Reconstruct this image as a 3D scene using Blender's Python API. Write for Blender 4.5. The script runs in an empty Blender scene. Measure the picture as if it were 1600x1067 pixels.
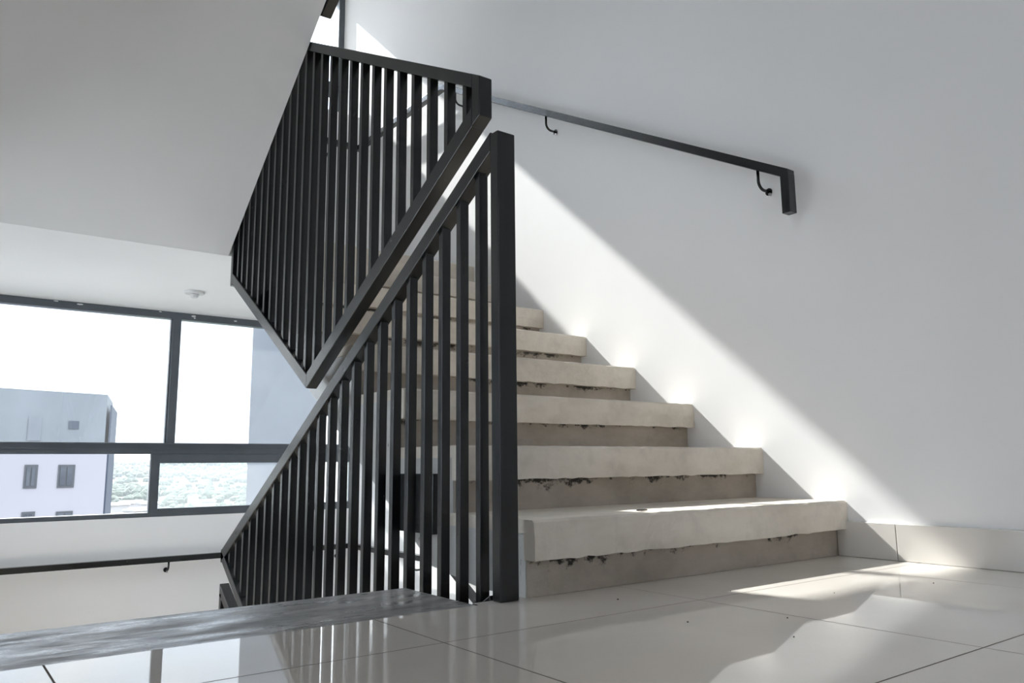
import bpy, bmesh, math, random
from mathutils import Vector, Matrix
random.seed(7)
S = bpy.context.scene
C = S.collection
PI = math.pi

# ---------------------------------------------------------------- camera
YAW, PITCH, ROLL, CAMH, FPX = 0.642405, 0.155349, -0.00919185, 0.284687, 1221.867
fw = Vector((math.sin(YAW) * math.cos(PITCH), math.cos(YAW) * math.cos(PITCH), math.sin(PITCH)))
rt = Vector((math.cos(YAW), -math.sin(YAW), 0))
up = rt.cross(fw)
rt2 = rt * math.cos(ROLL) + up * math.sin(ROLL)
up2 = -rt * math.sin(ROLL) + up * math.cos(ROLL)
cd = bpy.data.cameras.new('camera')
cam = bpy.data.objects.new('camera', cd)
C.objects.link(cam)
cam.matrix_world = Matrix(((rt2.x, up2.x, -fw.x, 0), (rt2.y, up2.y, -fw.y, 0), (rt2.z, up2.z, -fw.z, CAMH), (0, 0, 0, 1)))
cd.sensor_width = 36
cd.lens = FPX * 36 / 1600
cd.clip_start = 0.02
cd.clip_end = 6000
S.camera = cam

# ---------------------------------------------------------------- light
S.view_settings.view_transform = 'Standard'
S.view_settings.look = 'None'
S.view_settings.gamma = 1
S.view_settings.exposure = 0.66
S.view_settings.use_curve_mapping = False
SUN, SKY, SKYLOW = 11.2, 5.6, 1.45
sd = bpy.data.lights.new('sun', 'SUN')
sd.energy = SUN
sd.angle = math.radians(0.75)
sd.color = (1.0, 0.975, 0.94)
sun = bpy.data.objects.new('sun', sd)
C.objects.link(sun)
SUNDIR = Vector((0.235, -1.118, -1.0)).normalized()
sun.rotation_euler = SUNDIR.to_track_quat('-Z', 'Y').to_euler()
sun.location = (-8, 30, 30)
w = bpy.data.worlds.new('sky')
S.world = w
w.use_nodes = True
nt = w.node_tree
nt.nodes.clear()
o_ = nt.nodes.new('ShaderNodeOutputWorld')
bg = nt.nodes.new('ShaderNodeBackground')
tc = nt.nodes.new('ShaderNodeTexCoord')
nz = nt.nodes.new('ShaderNodeTexNoise')
nz.inputs['Scale'].default_value = 3.0
nz.inputs['Detail'].default_value = 5
cr = nt.nodes.new('ShaderNodeValToRGB')
cr.color_ramp.elements[0].position = 0.40
cr.color_ramp.elements[0].color = (0.70, 0.82, 1.0, 1)
cr.color_ramp.elements[1].position = 0.62
cr.color_ramp.elements[1].color = (1.0, 1.0, 1.0, 1)
nt.links.new(tc.outputs['Generated'], nz.inputs['Vector'])
nt.links.new(nz.outputs['Fac'], cr.inputs['Fac'])
nt.links.new(cr.outputs['Color'], bg.inputs['Color'])
# sky strength raised high up and to the left as added fill, weaker towards the valley
sxyz = nt.nodes.new('ShaderNodeSeparateXYZ')
nt.links.new(tc.outputs['Generated'], sxyz.inputs[0])
def mrange(src, a, b_):
    n = nt.nodes.new('ShaderNodeMapRange')
    n.interpolation_type = 'SMOOTHSTEP'
    n.inputs['From Min'].default_value = a
    n.inputs['From Max'].default_value = b_
    nt.links.new(src, n.inputs['Value'])
    return n.outputs[0]
def nmath(op, a, b_):
    n = nt.nodes.new('ShaderNodeMath')
    n.operation = op
    for sck, v in zip(n.inputs, (a, b_)):
        if hasattr(v, 'node'): nt.links.new(v, sck)
        else: sck.default_value = v
    return n.outputs[0]
high = mrange(sxyz.outputs['Z'], 0.26, 0.50)
left = nmath('MULTIPLY', mrange(sxyz.outputs['X'], -0.35, -0.75), 0.30)
nt.links.new(nmath('ADD', SKYLOW, nmath('MULTIPLY', SKY - SKYLOW, nmath('MAXIMUM', high, left))), bg.inputs['Strength'])
nt.links.new(bg.outputs[0], o_.inputs['Surface'])
cy = S.cycles
cy.max_bounces = 14
cy.diffuse_bounces = 9
cy.glossy_bounces = 5
cy.transparent_max_bounces = 16
cy.use_denoising = True
cy.sample_clamp_indirect = 6.0
cy.caustics_reflective = True
cy.blur_glossy = 0.6

# ---------------------------------------------------------------- materials
def nodes_mat(name):
    m = bpy.data.materials.new(name)
    m.use_nodes = True
    t = m.node_tree
    b = t.nodes['Principled BSDF']
    p = t.nodes.new('ShaderNodeNewGeometry').outputs['Position']
    return m, t, b, p

def noise(t, p, scale, detail=4, rough=0.55, vec=None):
    n = t.nodes.new('ShaderNodeTexNoise')
    n.inputs['Scale'].default_value = scale
    n.inputs['Detail'].default_value = detail
    n.inputs['Roughness'].default_value = rough
    if vec:
        mp = t.nodes.new('ShaderNodeMapping')
        mp.inputs['Scale'].default_value = vec
        t.links.new(p, mp.inputs['Vector'])
        p = mp.outputs[0]
    t.links.new(p, n.inputs['Vector'])
    return n.outputs['Fac']

def ramp(t, fac, stops):
    r = t.nodes.new('ShaderNodeValToRGB')
    e = r.color_ramp.elements
    for i, (pos, col) in enumerate(stops):
        x = e[i] if i < 2 else e.new(pos)
        x.position = pos
        x.color = (*col, 1) if len(col) == 3 else col
    t.links.new(fac, r.inputs['Fac'])
    return r.outputs['Color']

def mixc(t, fac, a, b):
    m = t.nodes.new('ShaderNodeMix')
    m.data_type = 'RGBA'
    for s, v in ((m.inputs[0], fac), (m.inputs[6], a), (m.inputs[7], b)):
        if hasattr(v, 'node'):
            t.links.new(v, s)
        elif isinstance(v, tuple):
            s.default_value = (*v, 1)
        else:
            s.default_value = v
    return m.outputs[2]

def math_(t, op, a, b=0.0):
    m = t.nodes.new('ShaderNodeMath')
    m.operation = op
    for s, v in ((m.inputs[0], a), (m.inputs[1], b)):
        if hasattr(v, 'node'):
            t.links.new(v, s)
        else:
            s.default_value = v
    return m.outputs[0]

def bump(t, b, fac, strength, dist=0.004):
    n = t.nodes.new('ShaderNodeBump')
    n.inputs['Strength'].default_value = strength
    n.inputs['Distance'].default_value = dist
    t.links.new(fac, n.inputs['Height'])
    t.links.new(n.outputs[0], b.inputs['Normal'])

def simple(name, lo, hi, scale, rough, metal=0.0, bmp=0.0, bscale=60, spec=0.5):
    m, t, b, p = nodes_mat(name)
    t.links.new(ramp(t, noise(t, p, scale), [(0.3, lo), (0.7, hi)]), b.inputs['Base Color'])
    b.inputs['Roughness'].default_value = rough
    b.inputs['Metallic'].default_value = metal
    b.inputs['Specular IOR Level'].default_value = spec
    if bmp:
        bump(t, b, noise(t, p, bscale, 6), bmp)
    return m

M = {}
M['wall'] = simple('white_wall_paint', (0.845, 0.845, 0.85), (0.875, 0.875, 0.875), 1.2, 0.75, bmp=0.06, bscale=25)
M['plaster'] = simple('white_soffit_paint', (0.76, 0.76, 0.755), (0.80, 0.80, 0.795), 1.0, 0.8, bmp=0.05, bscale=18)
m, t, b, p = nodes_mat('grey_white_side_plaster')
c0 = ramp(t, noise(t, p, 6), [(0.3, (0.50, 0.50, 0.49)), (0.7, (0.60, 0.60, 0.59))])
k0 = ramp(t, noise(t, p, 9, 7, 0.75, (1, 2.2, 0.5)), [(0.635, (0, 0, 0)), (0.65, (1, 1, 1))])
t.links.new(mixc(t, k0, c0, (0.012, 0.012, 0.014)), b.inputs['Base Color'])
b.inputs['Roughness'].default_value = 0.8
bump(t, b, noise(t, p, 40, 6), 0.2)
M['sidepaint'] = m
# polished tile
m, t, b, p = nodes_mat('polished_porcelain_tile')
c0 = ramp(t, noise(t, p, 2.2, 5), [(0.3, (0.66, 0.62, 0.57)), (0.7, (0.74, 0.70, 0.65))])
sp = ramp(t, noise(t, p, 260, 2), [(0.30, (0.75, 0.75, 0.75)), (0.36, (1, 1, 1))])
mx = t.nodes.new('ShaderNodeMix'); mx.data_type = 'RGBA'; mx.blend_type = 'MULTIPLY'; mx.inputs[0].default_value = 0.35
t.links.new(c0, mx.inputs[6]); t.links.new(sp, mx.inputs[7]); t.links.new(mx.outputs[2], b.inputs['Base Color'])
b.inputs['Roughness'].default_value = 0.022
b.inputs['Specular IOR Level'].default_value = 0.55
M['tile'] = m
m, t, b, p = nodes_mat('skirting_tile')
t.links.new(ramp(t, noise(t, p, 3), [(0.3, (0.66, 0.635, 0.60)), (0.7, (0.72, 0.69, 0.655))]), b.inputs['Base Color'])
b.inputs['Roughness'].default_value = 0.12
M['skirt'] = m
M['grout'] = simple('brown_grey_grout', (0.12, 0.098, 0.08), (0.16, 0.13, 0.11), 40, 0.9)
# tread concrete
def concrete(name, a, bb, cc, rough, dark=None):
    m, t, b, p = nodes_mat(name)
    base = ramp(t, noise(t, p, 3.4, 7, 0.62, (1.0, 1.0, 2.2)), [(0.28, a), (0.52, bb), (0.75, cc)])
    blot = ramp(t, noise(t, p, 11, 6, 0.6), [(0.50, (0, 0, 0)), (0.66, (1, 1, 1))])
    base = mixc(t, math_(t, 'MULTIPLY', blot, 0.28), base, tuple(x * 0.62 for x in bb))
    if dark:
        # mortar dirt: dense, ragged black marks left directly under each tread slab
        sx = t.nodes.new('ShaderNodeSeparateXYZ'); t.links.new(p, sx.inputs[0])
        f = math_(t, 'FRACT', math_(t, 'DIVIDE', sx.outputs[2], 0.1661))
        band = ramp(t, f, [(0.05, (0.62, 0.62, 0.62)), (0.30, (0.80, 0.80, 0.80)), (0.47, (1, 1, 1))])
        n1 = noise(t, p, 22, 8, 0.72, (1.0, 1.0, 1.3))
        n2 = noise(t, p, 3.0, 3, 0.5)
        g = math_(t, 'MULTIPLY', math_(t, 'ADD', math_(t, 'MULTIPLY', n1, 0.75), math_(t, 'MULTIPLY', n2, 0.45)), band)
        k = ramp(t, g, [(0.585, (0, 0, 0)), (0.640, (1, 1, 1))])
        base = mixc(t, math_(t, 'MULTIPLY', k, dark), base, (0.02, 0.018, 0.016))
        lm = ramp(t, noise(t, p, 7, 6, 0.7, (1, 1, 1.8)), [(0.63, (0, 0, 0)), (0.72, (1, 1, 1))])
        base = mixc(t, math_(t, 'MULTIPLY', lm, 0.35), base, (0.62, 0.60, 0.57))
    t.links.new(base, b.inputs['Base Color'])
    b.inputs['Roughness'].default_value = rough
    bump(t, b, noise(t, p, 38, 8, 0.65), 0.35, 0.006)
    return m
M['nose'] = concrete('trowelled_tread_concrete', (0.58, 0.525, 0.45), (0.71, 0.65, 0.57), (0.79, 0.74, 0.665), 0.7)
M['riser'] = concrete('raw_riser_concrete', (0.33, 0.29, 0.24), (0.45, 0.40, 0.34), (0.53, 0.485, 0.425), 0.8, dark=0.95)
m, t, b, p = nodes_mat('worn_grey_landing_concrete')
f1 = noise(t, p, 9, 9, 0.75, (0.6, 1.6, 1))
t.links.new(ramp(t, f1, [(0.36, (0.09, 0.089, 0.087)), (0.5, (0.24, 0.236, 0.23)), (0.64, (0.40, 0.395, 0.385))]), b.inputs['Base Color'])
t.links.new(ramp(t, noise(t, p, 9, 6, 0.7, (0.5, 2, 1)), [(0.38, (0.20, 0.20, 0.20)), (0.62, (0.52, 0.52, 0.52))]), b.inputs['Roughness'])
bump(t, b, f1, 0.12, 0.004)
M['strip'] = m
# black painted steel
m, t, b, p = nodes_mat('satin_black_steel_paint')
t.links.new(ramp(t, noise(t, p, 30, 5), [(0.35, (0.0035, 0.0045, 0.0055)), (0.7, (0.006, 0.0075, 0.0085))]), b.inputs['Base Color'])
t.links.new(ramp(t, noise(t, p, 14, 5, 0.6, (3, 1, 1)), [(0.3, (0.235, 0.235, 0.235)), (0.7, (0.275, 0.275, 0.275))]), b.inputs['Roughness'])
b.inputs['Specular IOR Level'].default_value = 0.6
M['steel'] = m
M['alu'] = simple('dark_grey_window_aluminium', (0.075, 0.088, 0.102), (0.095, 0.110, 0.125), 6, 0.40, spec=0.5)
M['chrome'] = simple('bare_zinc_screw', (0.55, 0.55, 0.55), (0.7, 0.7, 0.7), 50, 0.3, metal=1)
M['plastic'] = simple('white_detector_plastic', (0.55, 0.55, 0.55), (0.62, 0.62, 0.62), 4, 0.5)
M['putty'] = simple('white_sealant_daub', (0.7, 0.7, 0.7), (0.8, 0.8, 0.8), 9, 0.7)
M['grit'] = simple('dark_grit', (0.05, 0.045, 0.04), (0.10, 0.09, 0.08), 90, 0.9)

def glass_mat(name, tint, dust):
    m = bpy.data.materials.new(name)
    m.use_nodes = True
    t = m.node_tree
    t.nodes.clear()
    out = t.nodes.new('ShaderNodeOutputMaterial')
    tr = t.nodes.new('ShaderNodeBsdfTransparent'); tr.inputs[0].default_value = (*tint, 1)
    gl = t.nodes.new('ShaderNodeBsdfGlossy'); gl.inputs['Roughness'].default_value = 0.0
    fr = t.nodes.new('ShaderNodeFresnel'); fr.inputs[0].default_value = 1.45
    mx = t.nodes.new('ShaderNodeMixShader')
    t.links.new(fr.outputs[0], mx.inputs[0]); t.links.new(tr.outputs[0], mx.inputs[1]); t.links.new(gl.outputs[0], mx.inputs[2])
    res = mx.outputs[0]
    if dust:
        df = t.nodes.new('ShaderNodeBsdfTranslucent'); df.inputs[0].default_value = (0.92, 0.95, 0.98, 1)
        g = t.nodes.new('ShaderNodeNewGeometry')
        n = noise(t, g.outputs['Position'], 7, 6, 0.6)
        m2 = t.nodes.new('ShaderNodeMixShader')
        t.links.new(math_(t, 'MULTIPLY', ramp(t, n, [(0.3, (0.7, 0.7, 0.7)), (0.7, (1, 1, 1))]), dust), m2.inputs[0])
        t.links.new(res, m2.inputs[1]); t.links.new(df.outputs[0], m2.inputs[2])
        res = m2.outputs[0]
    t.links.new(res, out.inputs['Surface'])
    return m
M['glass'] = glass_mat('clear_window_glass', (0.97, 0.985, 0.985), 0.012)
M['dustglass'] = glass_mat('dusty_window_glass', (0.95, 0.97, 0.97), 0.035)

# ---------------------------------------------------------------- mesh helpers
def link(name, bm, mat, parent=None, bev=0.0, smooth=False):
    bmesh.ops.recalc_face_normals(bm, faces=bm.faces)
    me = bpy.data.meshes.new(name)
    if parent is not None:
        bm.transform(Matrix.Translation(-ROOT[parent.name]))
    bm.to_mesh(me)
    bm.free()
    if smooth:
        for f in me.polygons:
            f.use_smooth = True
    me.materials.append(mat)
    o = bpy.data.objects.new(name, me)
    C.objects.link(o)
    if parent is not None:
        o.parent = parent
        ROOT[o.name] = ROOT[parent.name]
    else:
        ROOT[o.name] = Vector((0, 0, 0))
    if bev:
        md = o.modifiers.new('bevel', 'BEVEL')
        md.width = bev
        md.segments = 2
        md.limit_method = 'ANGLE'
        md.angle_limit = math.radians(40)
    return o
ROOT = {}

def tag(o, label, cat, group=None, kind=None):
    o['label'] = label
    o['category'] = cat
    if group: o['group'] = group
    if kind: o['kind'] = kind
    return o

def thing(name, loc, label, cat, group=None, kind=None):
    o = bpy.data.objects.new(name, None)
    o.empty_display_size = 0.1
    o.location = loc
    C.objects.link(o)
    ROOT[o.name] = Vector(loc)
    return tag(o, label, cat, group, kind)

def structure(name, bm, mat, label, cat, bev=0.0):
    o = link(name, bm, mat, None, bev)
    return tag(o, label, cat, None, 'structure')

def B():
    return bmesh.new()

def box(bm, x0, x1, y0, y1, z0, z1):
    v = [bm.verts.new((x, y, z)) for x in (x0, x1) for y in (y0, y1) for z in (z0, z1)]
    for f in ((0, 1, 3, 2), (4, 6, 7, 5), (0, 4, 5, 1), (2, 3, 7, 6), (0, 2, 6, 4), (1, 5, 7, 3)):
        bm.faces.new([v[i] for i in f])
    return bm

def prism_x(bm, pts, x0, x1):
    """polygon in (y,z) extruded along x"""
    a = [bm.verts.new((x0, y, z)) for y, z in pts]
    b_ = [bm.verts.new((x1, y, z)) for y, z in pts]
    n = len(pts)
    bm.faces.new(a)
    bm.faces.new(b_[::-1])
    for i in range(n):
        bm.faces.new((a[i], b_[i], b_[(i + 1) % n], a[(i + 1) % n]))
    return bm

def prism_z(bm, pts, z0, z1):
    a = [bm.verts.new((x, y, z0)) for x, y in pts]
    b_ = [bm.verts.new((x, y, z1)) for x, y in pts]
    n = len(pts)
    bm.faces.new(a)
    bm.faces.new(b_[::-1])
    for i in range(n):
        bm.faces.new((a[i], b_[i], b_[(i + 1) % n], a[(i + 1) % n]))
    return bm

def cyl(bm, c, axis, r, length, seg=24, r2=None):
    d = Vector(axis).normalized()
    m4 = Matrix.Translation(Vector(c) + d * length / 2) @ d.to_track_quat('Z', 'Y').to_matrix().to_4x4()
    bmesh.ops.create_cone(bm, cap_ends=True, segments=seg, radius1=r, radius2=r if r2 is None else r2, depth=length, matrix=m4)
    return bm

def tube(bm, pts, r, seg=10):
    pts = [Vector(p) for p in pts]
    rings = []
    ref = None
    for i, p in enumerate(pts):
        d = (pts[min(i + 1, len(pts) - 1)] - pts[max(i - 1, 0)]).normalized()
        if ref is None:
            ref = d.orthogonal().normalized()
        ref = (ref - d * ref.dot(d)).normalized()
        bi = d.cross(ref)
        rings.append([bm.verts.new(p + (ref * math.cos(2 * PI * k / seg) + bi * math.sin(2 * PI * k / seg)) * r) for k in range(seg)])
    for a, b_ in zip(rings, rings[1:]):
        for k in range(seg):
            bm.faces.new((a[k], a[(k + 1) % seg], b_[(k + 1) % seg], b_[k]))
    bm.faces.new(rings[0][::-1])
    bm.faces.new(rings[-1])
    return bm

def rect_sweep(bm, pts, wx, tz):
    """rectangular tube swept along pts: wx horizontal width, tz height, mitred at corners; pts is the centre of the TOP face"""
    pts = [Vector(p) for p in pts]
    rings = []
    for i, p in enumerate(pts):
        a = (p - pts[i - 1]).normalized() if i else (pts[1] - p).normalized()
        b_ = (pts[i + 1] - p).normalized() if i < len(pts) - 1 else a
        ha = Vector((a.x, a.y, 0)).normalized(); hb = Vector((b_.x, b_.y, 0)).normalized()
        na = Vector((ha.y, -ha.x, 0)); nb = Vector((hb.y, -hb.x, 0))
        n = (na + nb).normalized()
        n = n / max(0.3, n.dot(na))
        hw = n * wx / 2
        rings.append([bm.verts.new(q) for q in (p - hw, p + hw, p + hw - Vector((0, 0, tz)), p - hw - Vector((0, 0, tz)))])
    for a, b_ in zip(rings, rings[1:]):
        for k in range(4):
            bm.faces.new((a[k], a[(k + 1) % 4], b_[(k + 1) % 4], b_[k]))
    bm.faces.new(rings[0][::-1])
    bm.faces.new(rings[-1])
    return bm

# ---------------------------------------------------------------- dimensions
R, T = 0.1661, 0.29
FL = 16 * R                       # floor to floor
XL, XR = -0.28, 2.277             # stairwell side walls
XS0, XS1 = 1.06, XR               # flight going up
XE = 0.98                         # edge of the flight overhead
NOSE0 = 1.343
YW, YU = 4.75, 5.10               # lower / upper window planes
ZH = 8 * R                        # half landing top
ZC = 1.178                        # half landing underside
BACK = -2.6
PX0, PX1 = 0.985, 1.022           # railing plane

# ---------------------------------------------------------------- setting
bm = B()
xs = [XL, 0.168, 0.703, 1.33, 2.0, XR]
ys = [BACK, -1.65, -1.09, -0.535, 0.02, 0.577, 1.131, 1.378]
g = 0.0016
for i in range(len(xs) - 1):
    for j in range(len(ys) - 1):
        y1 = ys[j + 1]
        if j == len(ys) - 2 and xs[i + 1] > 0.9:
            y1 = 1.402
        if j == len(ys) - 2 and xs[i] < 0.94 < xs[i + 1]:
            box(bm, xs[i] + g, 0.94, ys[j] + g, 1.378, -0.012, 0.0)
            box(bm, 0.94, xs[i + 1] - g, ys[j] + g, y1, -0.012, 0.0)
            continue
        box(bm, xs[i] + g, xs[i + 1] - g, ys[j] + g, y1 - g, -0.012, 0.0)
structure('floor', bm, M['tile'], 'polished pale porcelain tile floor of the landing', 'floor')
bm = B()
box(bm, XL, 0.94, BACK, 1.378, -0.2, -0.00015)
box(bm, 0.94, XR, BACK, 1.402, -0.2, -0.00015)
structure('floor_grout', bm, M['grout'], 'thin brownish grout joints between the floor tiles', 'floor')
bm = B()
box(bm, XL, 0.94, 1.3785, 1.685, -0.2, -0.001)
structure('trim_1', bm, M['strip'], 'worn grey concrete strip along the landing edge', 'trim', 0.004)

WALLZ = (-2.9, 5.6)
structure('wall_right', box(B(), XR, XR + 0.2, BACK - 0.2, 5.35, *WALLZ), M['wall'], 'tall white wall along the right of the stairs', 'wall')
# left wall with two unseen window openings, added to let in fill daylight
WL = [(1.75, 4.65, 0.03, 1.12), (0.72, 1.25, 1.05, 2.15)]
bm = B()
cuts = sorted({BACK - 0.2, 5.35, *[q for o4 in WL for q in o4[:2]]})
for ya, yb_ in zip(cuts, cuts[1:]):
    zz = WALLZ[0]
    for (a, c, z0, z1) in WL:
        if a <= ya and yb_ <= c:
            box(bm, XL - 0.2, XL, ya, yb_, zz, z0)
            zz = z1
    box(bm, XL - 0.2, XL, ya, yb_, zz, WALLZ[1])
structure('wall_left', bm, M['wall'], 'white wall along the left side', 'wall')
OPX = 0.30  # unseen opening added in the back wall to let in fill light
bm = B()
box(bm, OPX, XR, BACK - 0.2, BACK, *WALLZ)
box(bm, XL, OPX, BACK - 0.2, BACK, 2.1, WALLZ[1])
box(bm, XL, OPX, BACK - 0.2, BACK, WALLZ[0], -0.01)
structure('wall_back', bm, M['wall'], 'white wall behind the landing with an added opening for fill daylight', 'wall')
bm = B()
box(bm, XL, XR, YW, YW + 0.2, WALLZ[0], 0.012)
structure('wall_far', bm, M['wall'], 'white wall below the wide window', 'wall')
bm = B()
box(bm, XL, XR, YW, YW + 0.1, ZH, 2.68)
box(bm, XL, XR, YW + 0.1, 5.30, ZH + 0.12, 2.68)
structure('wall_far_upper', bm, M['wall'], 'white wall of the half landing above', 'wall')
structure('wall_far_top', box(B(), XL, XR, YU - 0.02, 5.30, 3.836, WALLZ[1]), M['wall'], 'white wall above the upper window', 'wall')
bm = B()
prism_z(bm, [(XL, 3.335), (1.04, 3.335), (1.04, 3.456), (XR, 3.456), (XR, 4.85), (XL, 4.85)], ZC, ZH)
structure('ceiling', bm, M['plaster'], 'flat white underside of the half landing above the window', 'ceiling')
structure('ceiling_upper', box(B(), XL, XR, 3.335, YU - 0.02, 3.84, 3.99), M['plaster'], 'underside of the next half landing', 'ceiling')
bm = B()
prism_z(bm, [(XL, BACK), (XR, BACK), (XR, 1.40), (XE, 1.40), (XE, 1.45), (XL, 1.45)], 2.5, FL)
structure('ceiling_landing', bm, M['plaster'], 'white ceiling over the tiled landing', 'ceiling')
structure('ceiling_top', box(B(), XL, XR, BACK, 5.3, 5.45, 5.6), M['plaster'], 'white ceiling at the top of the stairwell', 'ceiling')
prof = [(1.40, 2.5), (1.40, FL)]
for k in range(1, 9):
    prof += [(NOSE0 + 0.06 + (k - 1) * T, FL + k * R), (NOSE0 + 0.06 + k * T, FL + k * R)]
prof += [(3.6, 3.84), (3.43, 3.66)]
structure('ceiling_stair', prism_x(B(), prof, XS0, XR), M['plaster'], 'sloping underside of the flight one storey up', 'ceiling')
structure('floor_half_landing', box(B(), XL, XR, 3.425, YW, -ZH - 0.15, -ZH), M['nose'], 'half landing below the window', 'floor')
structure('floor_bottom', box(B(), XL, XR, BACK, YW, WALLZ[0], -FL), M['tile'], 'landing one storey below', 'floor')
structure('wall_under', box(B(), XL, XR, 1.2, 1.36, -FL, -0.2), M['wall'], 'wall below the landing edge', 'wall')
prof = [(1.68, -0.2), (1.688, -0.02)]
for k in range(1, 9):
    prof += [(1.70 + (k - 1) * T, -k * R), (1.70 + k * T, -k * R)]
prof = prof[:-1] + [(3.44, -ZH), (3.44, -ZH - 0.15)]
structure('floor_down_flight', prism_x(B(), prof, XL, 0.94), M['nose'], 'steps leading down past the landing edge', 'floor')

# skirting along the right wall
bm = B()
for a, c in ((1.1925, 1.375), (0.592, 1.1905), (-0.008, 0.590), (-0.608, -0.010), (-1.208, -0.610), (BACK, -1.210)):
    box(bm, XR - 0.012, XR - 0.0003, a, c, 0.0005, 0.104)
structure('baseboard_right', bm, M['skirt'], 'glossy pale tile skirting at the foot of the right wall', 'baseboard', 0.0015)

# ---------------------------------------------------------------- windows
def window(name, y, dz, label, upper=False):
    wd = thing(name, (1.0, y, dz + 0.012), label, 'window', None, 'structure')
    h = 0.060
    y0, y1 = y + 0.012, y + 0.072
    zt = dz + (ZC if not upper else 1.178)
    link('frame', box(B(), XL, XR, y0, y1, zt - 0.040, zt), M['alu'], wd, 0.002)
    bm = B()
    box(bm, XL, XR, y0 - 0.006, y1, dz + 0.012, dz + 0.036)
    link('sill', bm, M['alu'], wd, 0.002)
    tr = link('transom', box(B(), XL, XR, y0, y1, dz + 0.358, dz + 0.421), M['alu'], wd, 0.002)
    b2 = B(); box(b2, XL, XR, y0 - 0.008, y0, dz + 0.385, dz + 0.392); box(b2, XL, XR, y0 - 0.008, y0, dz + 0.412, dz + 0.419)
    link('groove_lip', b2, M['alu'], tr)
    link('mullion', box(B(), 1.106, 1.150, y0, y1, dz + 0.421, zt - 0.035), M['alu'], wd, 0.002)
    b2 = B(); box(b2, 1.098, 1.103, y0 + 0.02, y1 - 0.01, dz + 0.421, zt - 0.035)
    link('glazing_bead', b2, M['alu'], wd)
    link('jamb', box(B(), XR - 0.045, XR, y0, y1, dz + 0.036, zt - 0.035), M['alu'], wd, 0.002)
    ym = (y0 + y1) / 2
    for a, c in ((XL, 1.10), (1.150, XR - 0.045)):
        link('pane', box(B(), a, c, ym, ym + 0.005, dz + 0.421, zt - 0.038), M['glass'], wd)
    # sliding sash on the right, in front of the fixed track
    s0, s1 = y0 - 0.004, y0 + 0.026
    bm = B()
    box(bm, 1.028, 1.077, s0, s1, dz + 0.014, dz + 0.358)
    box(bm, 1.077, XR - 0.05, s0, s1, dz + 0.307, dz + 0.358)
    box(bm, 1.077, XR - 0.05, s0, s1, dz + 0.014, dz + 0.057)
    sash = link('sliding_sash', bm, M['alu'], wd, 0.002)
    link('sash_pane', box(B(), 1.077, XR - 0.05, s0 + 0.012, s0 + 0.017, dz + 0.057, dz + 0.307), M['dustglass'], sash)
    bm = B()
    tube(bm, [(1.024, s0 - 0.003, dz + 0.335), (1.022, s0 - 0.007, dz + 0.325), (1.022, s0 - 0.007, dz + 0.06), (1.024, s0 - 0.003, dz + 0.05)], 0.0022, 6)
    link('sash_pull', bm, M['chrome'], sash)
    return wd
def fill_side_window(name, a, c, z0, z1, label):  # frames and glazes the openings added for fill daylight
    wd = thing(name, (XL - 0.1, a, z0), label, 'window', None, 'structure')
    x0, x1 = XL - 0.13, XL - 0.07
    bm = B()
    box(bm, x0, x1, a, c, z0, z0 + 0.04); box(bm, x0, x1, a, c, z1 - 0.04, z1)
    box(bm, x0, x1, a, a + 0.04, z0 + 0.04, z1 - 0.04); box(bm, x0, x1, c - 0.04, c, z0 + 0.04, z1 - 0.04)
    box(bm, x0, x1, (a + c) / 2 - 0.02, (a + c) / 2 + 0.02, z0 + 0.04, z1 - 0.04)
    link('frame', bm, M['alu'], wd, 0.002)
    link('pane', box(B(), XL - 0.103, XL - 0.098, a + 0.02, c - 0.02, z0 + 0.02, z1 - 0.02), M['glass'], wd)
fill_side_window('fill_window_3', *WL[0], 'unseen fill-light window added in the left wall beside the descending steps')
fill_side_window('fill_window_4', *WL[1], 'unseen fill-light window added in the left wall of the landing')
w1 = window('window_1', YW, 0.0, 'wide dark-framed window with a sliding sash beyond the stairs')
w2 = window('window_2', YU, FL, 'upper window seen as a sliver above the railing', True)
def daub(x, z, sx, sz):
    bm = B()
    bmesh.ops.create_icosphere(bm, subdivisions=2, radius=1, matrix=Matrix.Translation((x, YW + 0.012, z)) @ Matrix.Diagonal((sx, 0.003, sz, 1)))
    for v in bm.verts:
        v.co.x += random.uniform(-.15, .15) * sx
        v.co.z += random.uniform(-.25, .25) * sz
    link('sealant_daub', bm, M['putty'], w1, 0, True)
for q in ((0.62, 1.168, 0.016, 0.004), (0.505, 1.172, 0.012, 0.003), (1.03, 1.171, 0.008, 0.003), (1.215, 1.164, 0.014, 0.005), (1.222, 1.153, 0.006, 0.004), (1.46, 1.160, 0.010, 0.004), (0.72, 0.020, 0.06, 0.003), (1.49, 0.030, 0.012, 0.002)):
    daub(*q)

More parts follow.
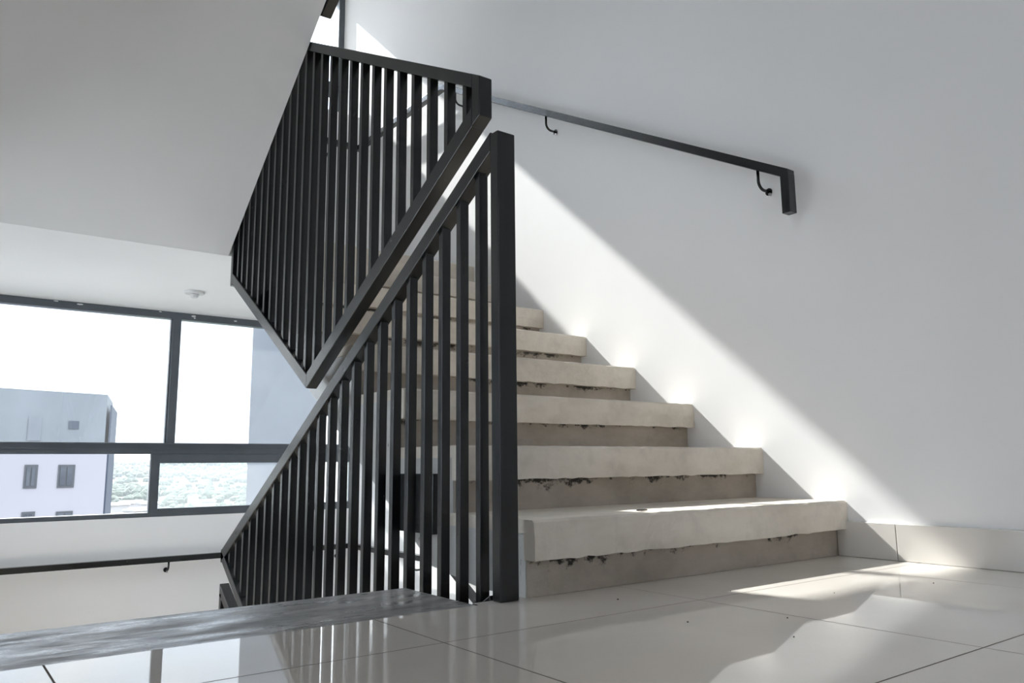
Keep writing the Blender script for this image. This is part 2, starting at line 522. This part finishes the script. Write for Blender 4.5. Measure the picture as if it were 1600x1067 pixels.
# ---------------------------------------------------------------- flights of stairs
stair = thing('concrete_staircase', (1.67, NOSE0, 0), 'raw concrete flight of steps rising along the right white wall', 'staircase')
prof = [(1.403, -0.2)]
prof = [(NOSE0 + 0.038, 0.0)]
for k in range(1, 9):
    y = NOSE0 + 0.038 + (k - 1) * T
    prof.append((y, k * R - 0.03))
    prof.append((y + (T if k < 8 else 0.04), k * R - 0.03))
prof += [(3.4245, 1.05), (1.77, 0.03), (1.55, -0.0), ]
bm = prism_x(B(), prof, XS0 + 0.004, XS1 - 0.0005)
bm.faces.ensure_lookup_table()
link('flight_body', bm, M['sidepaint'], stair)
rj = random.Random(3)
for k in range(1, 9):
    yn, zt = NOSE0 + (k - 1) * T, k * R
    # riser facing
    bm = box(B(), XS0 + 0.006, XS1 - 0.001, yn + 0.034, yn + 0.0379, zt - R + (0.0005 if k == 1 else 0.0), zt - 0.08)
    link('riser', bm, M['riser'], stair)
    # tread slab, hand finished: subdivided and slightly uneven along its edges
    bm = B()
    nx = 40
    depth = T + 0.045 if k < 8 else 0.08
    prf = [(yn, zt - 0.086), (yn - 0.001, zt - 0.045), (yn + 0.001, zt - 0.006), (yn + 0.007, zt), (yn + depth * 0.5, zt), (yn + depth, zt), (yn + depth, zt - 0.03), (yn + 0.039, zt - 0.0305), (yn + 0.0385, zt - 0.086)]
    rows = []
    x0, x1 = XS0, XS1 - 0.0005
    for i in range(nx + 1):
        x = x0 + (x1 - x0) * i / nx
        row = []
        for j, (y, z) in enumerate(prf):
            dy = dzz = 0
            if j < 3: dy = rj.uniform(-.0018, .0018)
            if j in (0,): dzz = rj.uniform(-.0028, .0012)
            if j in (2, 3): dzz = rj.uniform(-.0012, .0004)
            row.append(bm.verts.new((x, y + dy, z + dzz)))
        rows.append(row)
    n = len(prf)
    for a, c in zip(rows, rows[1:]):
        for j in range(n):
            bm.faces.new((a[j], a[(j + 1) % n], c[(j + 1) % n], c[j]))
    bm.faces.new(rows[0]); bm.faces.new(rows[-1][::-1])
    link('tread', bm, M['nose'], stair)

# flight overhead
ret = thing('stair_flight', (0.35, 3.335, ZC), 'white sloping underside of the flight overhead, upper left', 'staircase')
zs = lambda y: 1.178 + 0.706 * (3.334 - y)
ye = 3.334 - (2.4995 - 1.178) / 0.706
prof = [(3.334, ZC + 0.0005), (ye, 2.4995), (1.4505, 2.4995 if ye > 1.4505 else zs(1.4505)), (1.4505, FL)]
if ye <= 1.4505:
    prof = [(3.334, ZC + 0.0005), (1.4505, zs(1.4505)), (1.4505, FL)]
prof.append((1.69, FL))
for k in range(7, 0, -1):
    y = 1.69 + (7 - k) * T
    prof += [(y, ZH + k * R), (y + T if k > 1 else 3.334, ZH + k * R)]
prof = [q for q in prof if q[0] <= 3.3341]
prof[-1] = (3.334, prof[-1][1])
if prof[-1][1] > prof[-2][1] + 1e-6: pass
bm = prism_x(B(), prof, XL + 0.0005, XE)
link('flight_body', bm, M['plaster'], ret)

# ---------------------------------------------------------------- railings
def zl(p, q):
    return lambda y: p[1] + (q[1] - p[1]) * (y - p[0]) / (q[0] - p[0])

def rail_bar(name, root, p, q, t, above, x0=PX0, x1=PX1):
    """bar with vertical thickness t between p and q in (y,z); above=True puts it above the line"""
    s = t if above else -t
    bm = prism_x(B(), [p, q, (q[0], q[1] + s), (p[0], p[1] + s)], x0, x1)
    return link(name, bm, M['steel'], root, 0.0022)

def baluster(root, y, lo, hi, th=0.018, bw=0.0245):
    a, c = y - th / 2, y + th / 2
    bm = prism_x(B(), [(a, lo(a)), (c, lo(c)), (c, hi(c)), (a, hi(a))], 0.992, 0.992 + bw)
    link('baluster', bm, M['steel'], root, 0.0012)

# lower railing, going down
low = thing('stair_railing', (1.01, 1.38, 0), 'black steel railing with tall end post on the tiles, descending beyond the landing edge', 'railing', 'zigzag stair railings')
link('post', box(B(), PX0, PX0 + 0.049, 1.364, 1.394, 0.0, 1.036), M['steel'], low, 0.0025)
D2 = zl((1.4, 1.038), (3.265, -0.045))
lob = zl((2.41, -0.61), (1.404, -0.034))
lof = zl((2.41, -0.61), (3.265, -0.080))
rail_bar('handrail', low, (1.394, D2(1.394)), (3.265, D2(3.265)), 0.047, False)
rail_bar('bottom_rail', low, (1.404, lob(1.404)), (2.41, lob(2.41)), 0.045, True)
rail_bar('bottom_rail', low, (2.41, lof(2.41)), (3.265, lof(3.265)), 0.040, True)
yb, pitch = [], 0.081
y = 1.376
while True:
    y += 0.0812 if y < 2.3 else 0.0755
    if y > 3.20: break
    yb.append(y)
for y in yb:
    lo = (lambda q: lob(q) + 0.044) if y < 2.41 else (lambda q: lof(q) + 0.039)
    if y < 1.42: lo = lambda q: 0.0
    baluster(low, y, lo, lambda q: D2(q) - 0.046)
pl = link('mounting_plate', box(B(), 1.0355, 1.0595, 1.722, 1.895, 0.112, 0.262), M['steel'], low, 0.002)
link('plate_bolt', cyl(B(), (1.0352, 1.765, 0.235), (-1, 0, 0), 0.007, 0.006, 6), M['steel'], pl)
link('plate_bolt', cyl(B(), (1.0352, 1.765, 0.140), (-1, 0, 0), 0.007, 0.006, 6), M['steel'], pl)

# upper railing, going up
upr = thing('stair_railing', (1.01, 2.44, 0.53), 'black steel railing rising beside the concrete steps, its blunt near end above the post', 'railing', 'zigzag stair railings')
A1 = zl((1.443, 1.203), (2.502, 1.782))
D1 = zl((1.439, 1.099), (2.442, 0.534))
A2 = zl((2.442, 0.534), (3.288, 1.046))
rail_bar('handrail', upr, (1.470, A1(1.470)), (3.31, A1(3.31)), 0.036, False)
link('end_piece', prism_x(B(), [(1.437, D1(1.437)), (1.470, D1(1.470)), (1.470, A1(1.470)), (1.437, A1(1.437))], PX0, PX1), M['steel'], upr, 0.002)
rail_bar('bottom_rail', upr, (1.470, D1(1.470)), (2.442, D1(2.442)), 0.052, True)
rail_bar('bottom_rail', upr, (2.442, A2(2.442)), (3.288, A2(3.288)), 0.047, True)
link('end_post', box(B(), PX0, PX1, 3.285, 3.31, 1.04, A1(3.31) - 0.03), M['steel'], upr, 0.002)
for ye_ in (1.521, 1.607, 1.693, 1.778, 1.861, 1.942, 2.021, 2.101, 2.180, 2.259, 2.339, 2.417, 2.490, 2.562, 2.633, 2.705, 2.776, 2.847, 2.914, 2.984, 3.055, 3.125, 3.192, 3.25):
    y = ye_ - 0.009
    lo = (lambda q: D1(q) + 0.051) if y < 2.442 else (lambda q: A2(q) + 0.046)
    baluster(upr, y, lo, lambda q: A1(q) - 0.035, 0.018, 0.0245)
pl = link('mounting_plate', box(B(), 1.0225, 1.0595, 2.80, 2.95, 0.84, 0.96), M['steel'], upr, 0.002)

# railing of the flight overhead
top = thing('stair_railing', (1.01, 2.41, 1.835), 'dark steel railing corner at the very top, on the edge of the flight overhead', 'railing', 'zigzag stair railings')
nb = zl((2.41, 1.835), (1.42, 2.405))
fb = zl((2.41, 1.835), (3.265, 2.36))
tr_ = lambda y: D2(y) + FL
rail_bar('bottom_rail', top, (1.42, nb(1.42)), (2.41, nb(2.41)), 0.045, True)
rail_bar('bottom_rail', top, (2.41, fb(2.41)), (3.265, fb(3.265)), 0.045, True)
rail_bar('handrail', top, (1.42, tr_(1.42)), (3.265, tr_(3.265)), 0.047, False)
link('post', box(B(), PX0, PX1, 1.405, 1.42, 2.38, 3.66), M['steel'], top, 0.002)
link('post', box(B(), PX0, PX1, 3.265, 3.285, 2.35, 2.63), M['steel'], top, 0.002)
y = 1.42
while y < 3.15:
    y += 0.0805
    lo = (lambda q: nb(q) + 0.044) if y < 2.41 else (lambda q: fb(q) + 0.044)
    baluster(top, y, lo, lambda q: tr_(q) - 0.046)

# railing of the flight below
bot = thing('stair_railing', (1.01, 2.41, -1.4), 'black steel rail end of the flight below, low behind the landing edge at left', 'railing', 'zigzag stair railings')
h2 = zl((3.261, -0.172), (1.45, -1.21))
b2_ = zl((3.261, -0.97), (2.42, -1.42))
n2_ = zl((2.42, -1.42), (1.45, -1.31))
rail_bar('handrail', bot, (1.45, h2(1.45)), (3.261, h2(3.261)), 0.045, False)
rail_bar('bottom_rail', bot, (2.42, b2_(2.42)), (3.261, b2_(3.261)), 0.045, True)
rail_bar('bottom_rail', bot, (1.45, n2_(1.45)), (2.42, n2_(2.42)), 0.045, False)
link('post', box(B(), PX0, PX1, 3.236, 3.261, -0.92, h2(3.25) - 0.03), M['steel'], bot, 0.002)
for i in range(1, 22):
    y = 3.24 - i * 0.08
    lo = (lambda q: b2_(q) + 0.044) if y > 2.42 else (lambda q: n2_(q) - 0.001)
    baluster(bot, y, lo, lambda q: h2(q) - 0.044)

# ---------------------------------------------------------------- wall handrails
def bracket(root, top_, wall_pt, inward):
    """rod dropping from the rail and bending into the wall"""
    a, e = Vector(top_), Vector(wall_pt)
    n = Vector(inward)
    zb = e.z
    drop = a.z - zb
    c = Vector((a.x, a.y, zb))
    r = min(drop, 0.03)
    pts = [a, a - Vector((0, 0, drop - r))]
    hor = (e - c).normalized()
    for k in range(1, 7):
        an = PI / 2 * k / 6
        pts.append(c + Vector((0, 0, r)) + hor * r * (1 - math.cos(an)) - Vector((0, 0, r * math.sin(an))))
    pts.append(e)
    br = link('bracket', tube(B(), pts, 0.0052, 10), M['steel'], root, 0, True)
    link('wall_flange', cyl(B(), e, n, 0.013, 0.004, 20), M['steel'], br)
    link('flange_screw', cyl(B(), e + Vector((0, 0, -0.011)) + Vector((-n.y, n.x, 0)) * 0.006, n, 0.0052, 0.008, 12), M['chrome'], br)
    return br

hr = thing('wall_handrail', (2.22, 1.43, 1.09), 'black steel handrail fixed to the white wall above the concrete steps', 'handrail', 'wall handrails')
HX = 2.217
hz = zl((1.435, 1.245), (3.617, 2.452))
pts = [(HX, 1.418, hz(1.418)), (HX, 3.60, hz(3.60)), (HX, YW - 0.06, hz(3.60)), (XL + 0.05, YW - 0.06, hz(3.60))]
link('rail', rect_sweep(B(), pts, 0.036, 0.034), M['steel'], hr, 0.0015)
link('end_drop', box(B(), HX - 0.018, HX + 0.018, 1.4175, 1.449, 1.09, hz(1.418) - 0.012), M['steel'], hr, 0.0015)
for yb_ in (1.545, 2.68, 3.47):
    bracket(hr, (HX, yb_, hz(yb_) - 0.03), (XR - 0.001, yb_, hz(yb_) - 0.098), (-1, 0, 0))
for xb_ in (2.0, 1.2, 0.3):
    bracket(hr, (xb_, YW - 0.06, hz(3.60) - 0.03), (xb_, YW - 0.001, hz(3.60) - 0.098), (0, -1, 0))

hr2 = thing('wall_handrail', (1.0, YW - 0.06, -0.25), 'black steel handrail on the white wall under the wide window', 'handrail', 'wall handrails')
ZR = -0.200
h3 = lambda y: ZR - 0.553 * (3.55 - y)
pts = [(HX, 1.6, h3(1.6)), (HX, 3.55, ZR), (HX, YW - 0.06, ZR), (XL + 0.05, YW - 0.06, ZR)]
link('rail', rect_sweep(B(), pts, 0.036, 0.030), M['steel'], hr2, 0.0015)
for xb_ in (2.15, 1.137, 0.1):
    bracket(hr2, (xb_, YW - 0.06, ZR - 0.028), (xb_, YW - 0.001, ZR - 0.078), (0, -1, 0))
for yb_ in (3.9, 2.9):
    zq = min(ZR, h3(yb_))
    bracket(hr2, (HX, yb_, zq - 0.028), (XR - 0.001, yb_, zq - 0.09), (-1, 0, 0))

# ---------------------------------------------------------------- smoke detector
sdt = thing('smoke_detector', (1.055, 4.14, ZC), 'small round white smoke detector on the flat ceiling before the window', 'smoke detector')
link('base', cyl(B(), (1.055, 4.14, ZC - 0.0002), (0, 0, -1), 0.050, 0.013, 40, 0.047), M['plastic'], sdt, 0.003)
link('sensor_cap', cyl(B(), (1.055, 4.14, ZC - 0.0132), (0, 0, -1), 0.022, 0.020, 32, 0.016), M['plastic'], sdt, 0.004)

# ---------------------------------------------------------------- grit on the floor
for i, (x, y, z, s) in enumerate(((1.20, 1.24, 0, .004), (1.30, .90, 0, .003), (1.13, .99, 0, .0035), (1.47, 1.16, 0, .003), (1.92, .93, 0, .003), (1.17, .80, 0, .003), (1.62, 1.0, 0, .0025))):
    bm = B()
    bmesh.ops.create_icosphere(bm, subdivisions=1, radius=s * 0.62, matrix=Matrix.Translation((x, y, z + s * 0.3)) @ Matrix.Diagonal((1, .8, .6, 1)))
    o = link('grit_crumb', bm, M['grit'])
    tag(o, 'tiny dark crumb of grit on the shiny tiles before the first step', 'grit', 'grit crumbs on the tiles')
bm = B()
bmesh.ops.create_icosphere(bm, subdivisions=2, radius=1, matrix=Matrix.Translation((1.44, 1.395, R + 0.003)) @ Matrix.Diagonal((.020, .006, .0025, 1)))
for v in bm.verts: v.co += Vector((random.uniform(-.002, .002), random.uniform(-.001, .001), random.uniform(-.0006, .0006)))
tag(link('mortar_flake', bm, M['grit']), 'thin dark flake of mortar lying on the first step', 'flake')

# ---------------------------------------------------------------- outside
M['stucco'] = simple('pale_lavender_stucco', (0.19, 0.19, 0.205), (0.205, 0.205, 0.22), 0.3, 0.9)
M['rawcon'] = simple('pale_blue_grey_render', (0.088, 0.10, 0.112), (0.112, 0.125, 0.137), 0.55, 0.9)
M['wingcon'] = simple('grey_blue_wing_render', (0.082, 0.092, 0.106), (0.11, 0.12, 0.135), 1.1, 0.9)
M['flank_shade_vent'] = simple('flank_shade_and_vent_dark', (0.022, 0.03, 0.045), (0.03, 0.038, 0.055), 1, 0.9)  # dark slate holds the flank's shade in its colour; the vent shares it
M['wframe'] = simple('dark_window_frame', (0.03, 0.035, 0.04), (0.04, 0.045, 0.05), 3, 0.5)
M['wglass'] = simple('grey_window_glass', (0.035, 0.040, 0.048), (0.07, 0.078, 0.088), 0.9, 0.5, spec=0.2)
M['roofw'] = simple('white_sheet_roof', (0.21, 0.21, 0.215), (0.26, 0.26, 0.265), 0.2, 0.6)
M['roofr'] = simple('red_sheet_roof', (0.17, 0.075, 0.065), (0.20, 0.09, 0.08), 0.2, 0.7)
M['housew'] = simple('pale_house_wall', (0.22, 0.21, 0.215), (0.28, 0.265, 0.27), 0.3, 0.9)
M['leaf'] = simple('hill_foliage', (0.010, 0.021, 0.011), (0.028, 0.044, 0.022), 0.05, 0.95)
M['grass'] = simple('valley_ground', (0.035, 0.052, 0.028), (0.06, 0.075, 0.045), 0.02, 0.95)

def pxdir(x, y):
    return fw + rt2 * ((x - 800) / FPX) - up2 * ((y - 533.5) / FPX)
O = Vector((0, 0, CAMH))
def at_y(x, y, Y):
    d = pxdir(x, y)
    return O + d * (Y / d.y)
def at_z(x, y, Z):
    d = pxdir(x, y)
    return O + d * ((Z - CAMH) / d.z)

# apartment tower: front turned so that its right flank shows as a narrow strip
tower = thing('apartment_building', (3.5, 30, -22), 'pale apartment block with dark framed windows, outside at far left', 'building')
ang = math.radians(-17)
c1 = at_y(168, 700, 30.0)
fx = Vector((-math.cos(ang), -math.sin(ang) * -1 * -1, 0))
fdir = Vector((-math.cos(math.radians(17)), -math.sin(math.radians(17)), 0))     # along the front to the left
bdir = Vector((math.sin(math.radians(26)), math.cos(math.radians(26)), 0))        # along the right flank, away
bdir = (at_y(177, 700, 34.0) - c1); bdir.z = 0; bdir.normalize()
def tpl(u, v, z):
    return Vector((c1.x, c1.y, z)) + fdir * u + bdir * v
def quadprism(bm, u0, u1, v0, v1, z0, z1):
    pts = [tpl(u0, v0, 0), tpl(u1, v0, 0), tpl(u1, v1, 0), tpl(u0, v1, 0)]
    return prism_z(bm, [(q.x, q.y) for q in pts], z0, z1)
zsplit = at_y(100, 690, 30).z - 0.1
ztop = at_y(150, 616, 30).z
link('lower_wall', quadprism(B(), 0.0, 12, 0.0, 4, -22, zsplit), M['stucco'], tower)
link('upper_wall', quadprism(B(), 0.12, 12, 0.02, 3.9, zsplit, ztop), M['rawcon'], tower)
link('flank_shade_sheet', quadprism(B(), -0.06, -0.001, 0.02, 4.2, -22, ztop - 0.35), M['flank_shade_vent'], tower)  # thin sheet added over the flank, its shade painted as dark colour
nrm = Vector((fdir.y, -fdir.x, 0))
if nrm.y > 0: nrm = -nrm
def on_front(px, py):
    d = pxdir(px, py)
    p0 = Vector((c1.x, c1.y, 0))
    tt = (p0 - O).dot(nrm) / d.dot(nrm)
    q = O + d * tt
    return (q - p0).dot(fdir), q.z
def fwindow(x0, y0, x1, y1, two=True):
    u0, za = on_front(x1, y0); u1, zb = on_front(x0, y1)
    bm = quadprism(B(), u0, u1, -0.03, -0.001, zb, za)
    f = link('window', bm, M['wframe'], tower)
    fr = 0.07
    um = (u0 + u1) / 2
    for a, c in ((u0 + fr, um - 0.025), (um + 0.025, u1 - fr)):
        link('pane', quadprism(B(), a, c, -0.045, -0.03, zb + fr, za - fr), M['wglass'], f)
fwindow(36, 726, 60, 763); fwindow(89, 726, 118, 762); fwindow(31, 799, 55, 836); fwindow(85, 798, 114, 834)
u0, za = on_front(66, 653); u1, zb = on_front(42, 688)
link('door_patch', quadprism(B(), u0, u1, -0.01, 0.019, zb, za), M['wingcon'], tower)
u0, za = on_front(124, 658); u1, zb = on_front(107, 670)
link('vent_opening', quadprism(B(), u0, u1, -0.01, 0.019, zb, za), M['flank_shade_vent'], tower)

# neighbouring wing, right of the window
a = at_y(392, 600, 8.0)
bm = prism_z(B(), [(a.x, 8.0), (9.0, 8.0), (11.0, 13.0), (a.x * 13.4 / 8.0, 13.0)], -22, 3.4)
tag(link('building_wing', bm, M['wingcon']), 'grey rendered building wing close outside the right part of the wide window', 'building')

# valley floor and hills
bm = B()
NX, NY = 60, 40
rh = random.Random(5)
def hillz(x, y):
    d = max(0.0, (y - 380) / 600)
    h = -24 + 26 * min(1.0, d) ** 1.3
    d2 = max(0.0, (y - 1100) / 1500)
    h += 42 * min(1.0, d2) * (0.75 + 0.25 * math.sin(x * 0.004 + 1.0) + 0.12 * math.sin(x * 0.013))
    return h + 1.5 * math.sin(x * 0.03 + y * 0.02)
vs = []
for j in range(NY + 1):
    y = 45 + (2900 - 45) * (j / NY) ** 1.8
    row = []
    for i in range(NX + 1):
        x = (-0.5 + 1.9 * i / NX) * (y * 0.9 + 120)
        row.append(bm.verts.new((x, y, hillz(x, y))))
    vs.append(row)
for j in range(NY):
    for i in range(NX):
        bm.faces.new((vs[j][i], vs[j][i + 1], vs[j + 1][i + 1], vs[j + 1][i]))
tag(link('hillside', bm, M['grass'], None, 0, True), 'green hilly valley on the horizon outside the window', 'hill', None, 'structure')
HOUSES = []
def house(px, py, Z, wpx, mat, label, rot=0.3):
    c = at_z(px, py, Z)
    wid = wpx / FPX * (c - O).length
    h = wid * 0.32
    HOUSES.append((c.x, c.y, wid))
    t_ = thing('house', (c.x, c.y, Z - h), label, 'house', 'houses in the valley town')
    rm = Matrix.Translation((c.x, c.y, Z - h)) @ Matrix.Rotation(rot, 4, 'Z')
    bm = box(B(), -wid / 2, wid / 2, -wid * .35, wid * .35, -6, h * 0.72); bm.transform(rm)
    link('house_wall', bm, M['housew'], t_)
    bm = prism_x(B(), [(-wid * .42, h * .72), (wid * .42, h * .72), (0, h * 1.15)], -wid * .54, wid * .54); bm.transform(rm)
    link('roof', bm, mat, t_)
for i, (px, py, Z, wp, mk, lab) in enumerate((
    (183, 786, -13, 26, 'roofw', 'white roofed house beside the tower flank, topmost of the near roofs'),
    (205, 783, -13, 30, 'roofw', 'wide white roofed house midway along the top row of near roofs'),
    (230, 784, -13, 26, 'roofw', 'white roofed house nearest the sliding sash frame'),
    (178, 803, -10, 26, 'roofr', 'low red roofed house at the foot of the tower flank'),
    (200, 796, -11.5, 14, 'roofw', 'pale house behind the red roof'),
    (219, 794, -11, 34, 'roofw', 'larger pale house just left of the sash frame'),
    (207, 805, -10, 20, 'roofr', 'small house right at the window sill, right of the red roof'),
    (268, 767, -18, 9, 'roofw', 'small white roof low at the left edge of the dusty pane'),
    (297, 765, -18, 14, 'roofw', 'white roof in the dusty pane, near its lower middle'),
    (322, 781, -16, 22, 'roofw', 'largest white roof in the dusty pane, near its lower edge'),
    (302, 775, -16, 12, 'roofw', 'small white roof left of the largest one in the dusty pane'),
    (384, 765, -18, 16, 'roofw', 'long white roof in the dusty pane beside the grey wing'),
    (380, 754, -20, 10, 'roofw', 'tiny white roof above the long one beside the grey wing'),
    (325, 743, -17, 9, 'roofw', 'tiny white roof highest on the slope in the dusty pane'))):
    house(px, py, Z, wp, M[mk], lab, rh.uniform(-.5, .5))

# wooded slopes: nobody could count these crowns
bm = B()
proto = bmesh.new(); bmesh.ops.create_icosphere(proto, subdivisions=1, radius=1)
pv = [v.co.copy() for v in proto.verts]; pf = [[v.index for v in f.verts] for f in proto.faces]; proto.free()
for _ in range(4200):
    y = 330 + 900 * rh.random() ** 1.3
    x = (0.0 + 0.62 * rh.random()) * y
    s = rh.uniform(1.6, 3.8)
    if any(math.hypot(x - hx, y - hy) < hw + s * 1.5 for hx, hy, hw in HOUSES): continue
    zc = hillz(x, y) + s * 0.4
    vv = [bm.verts.new((x + c.x * s * rh.uniform(.8, 1.2), y + c.y * s, zc + c.z * s * rh.uniform(.7, 1.1))) for c in pv]
    for f in pf: bm.faces.new([vv[i] for i in f])
tag(link('tree_canopy', bm, M['leaf']), 'hazy dark green woodland on the far slopes', 'trees', None, 'stuff')
# haze over the valley
m = bpy.data.materials.new('valley_haze'); m.use_nodes = True
t = m.node_tree; t.nodes.clear()
out = t.nodes.new('ShaderNodeOutputMaterial'); vsn = t.nodes.new('ShaderNodeVolumeScatter')
vsn.inputs['Color'].default_value = (0.88, 0.95, 1.0, 1)
vsn.inputs['Density'].default_value = 0.0002
vsn.inputs['Anisotropy'].default_value = 0.2
t.links.new(vsn.outputs[0], out.inputs['Volume'])
o = link('valley_haze', box(B(), -400, 2400, 48, 2950, -60, 34), m)
tag(o, 'pale humid haze lying over the valley outside the window', 'haze', None, 'stuff')
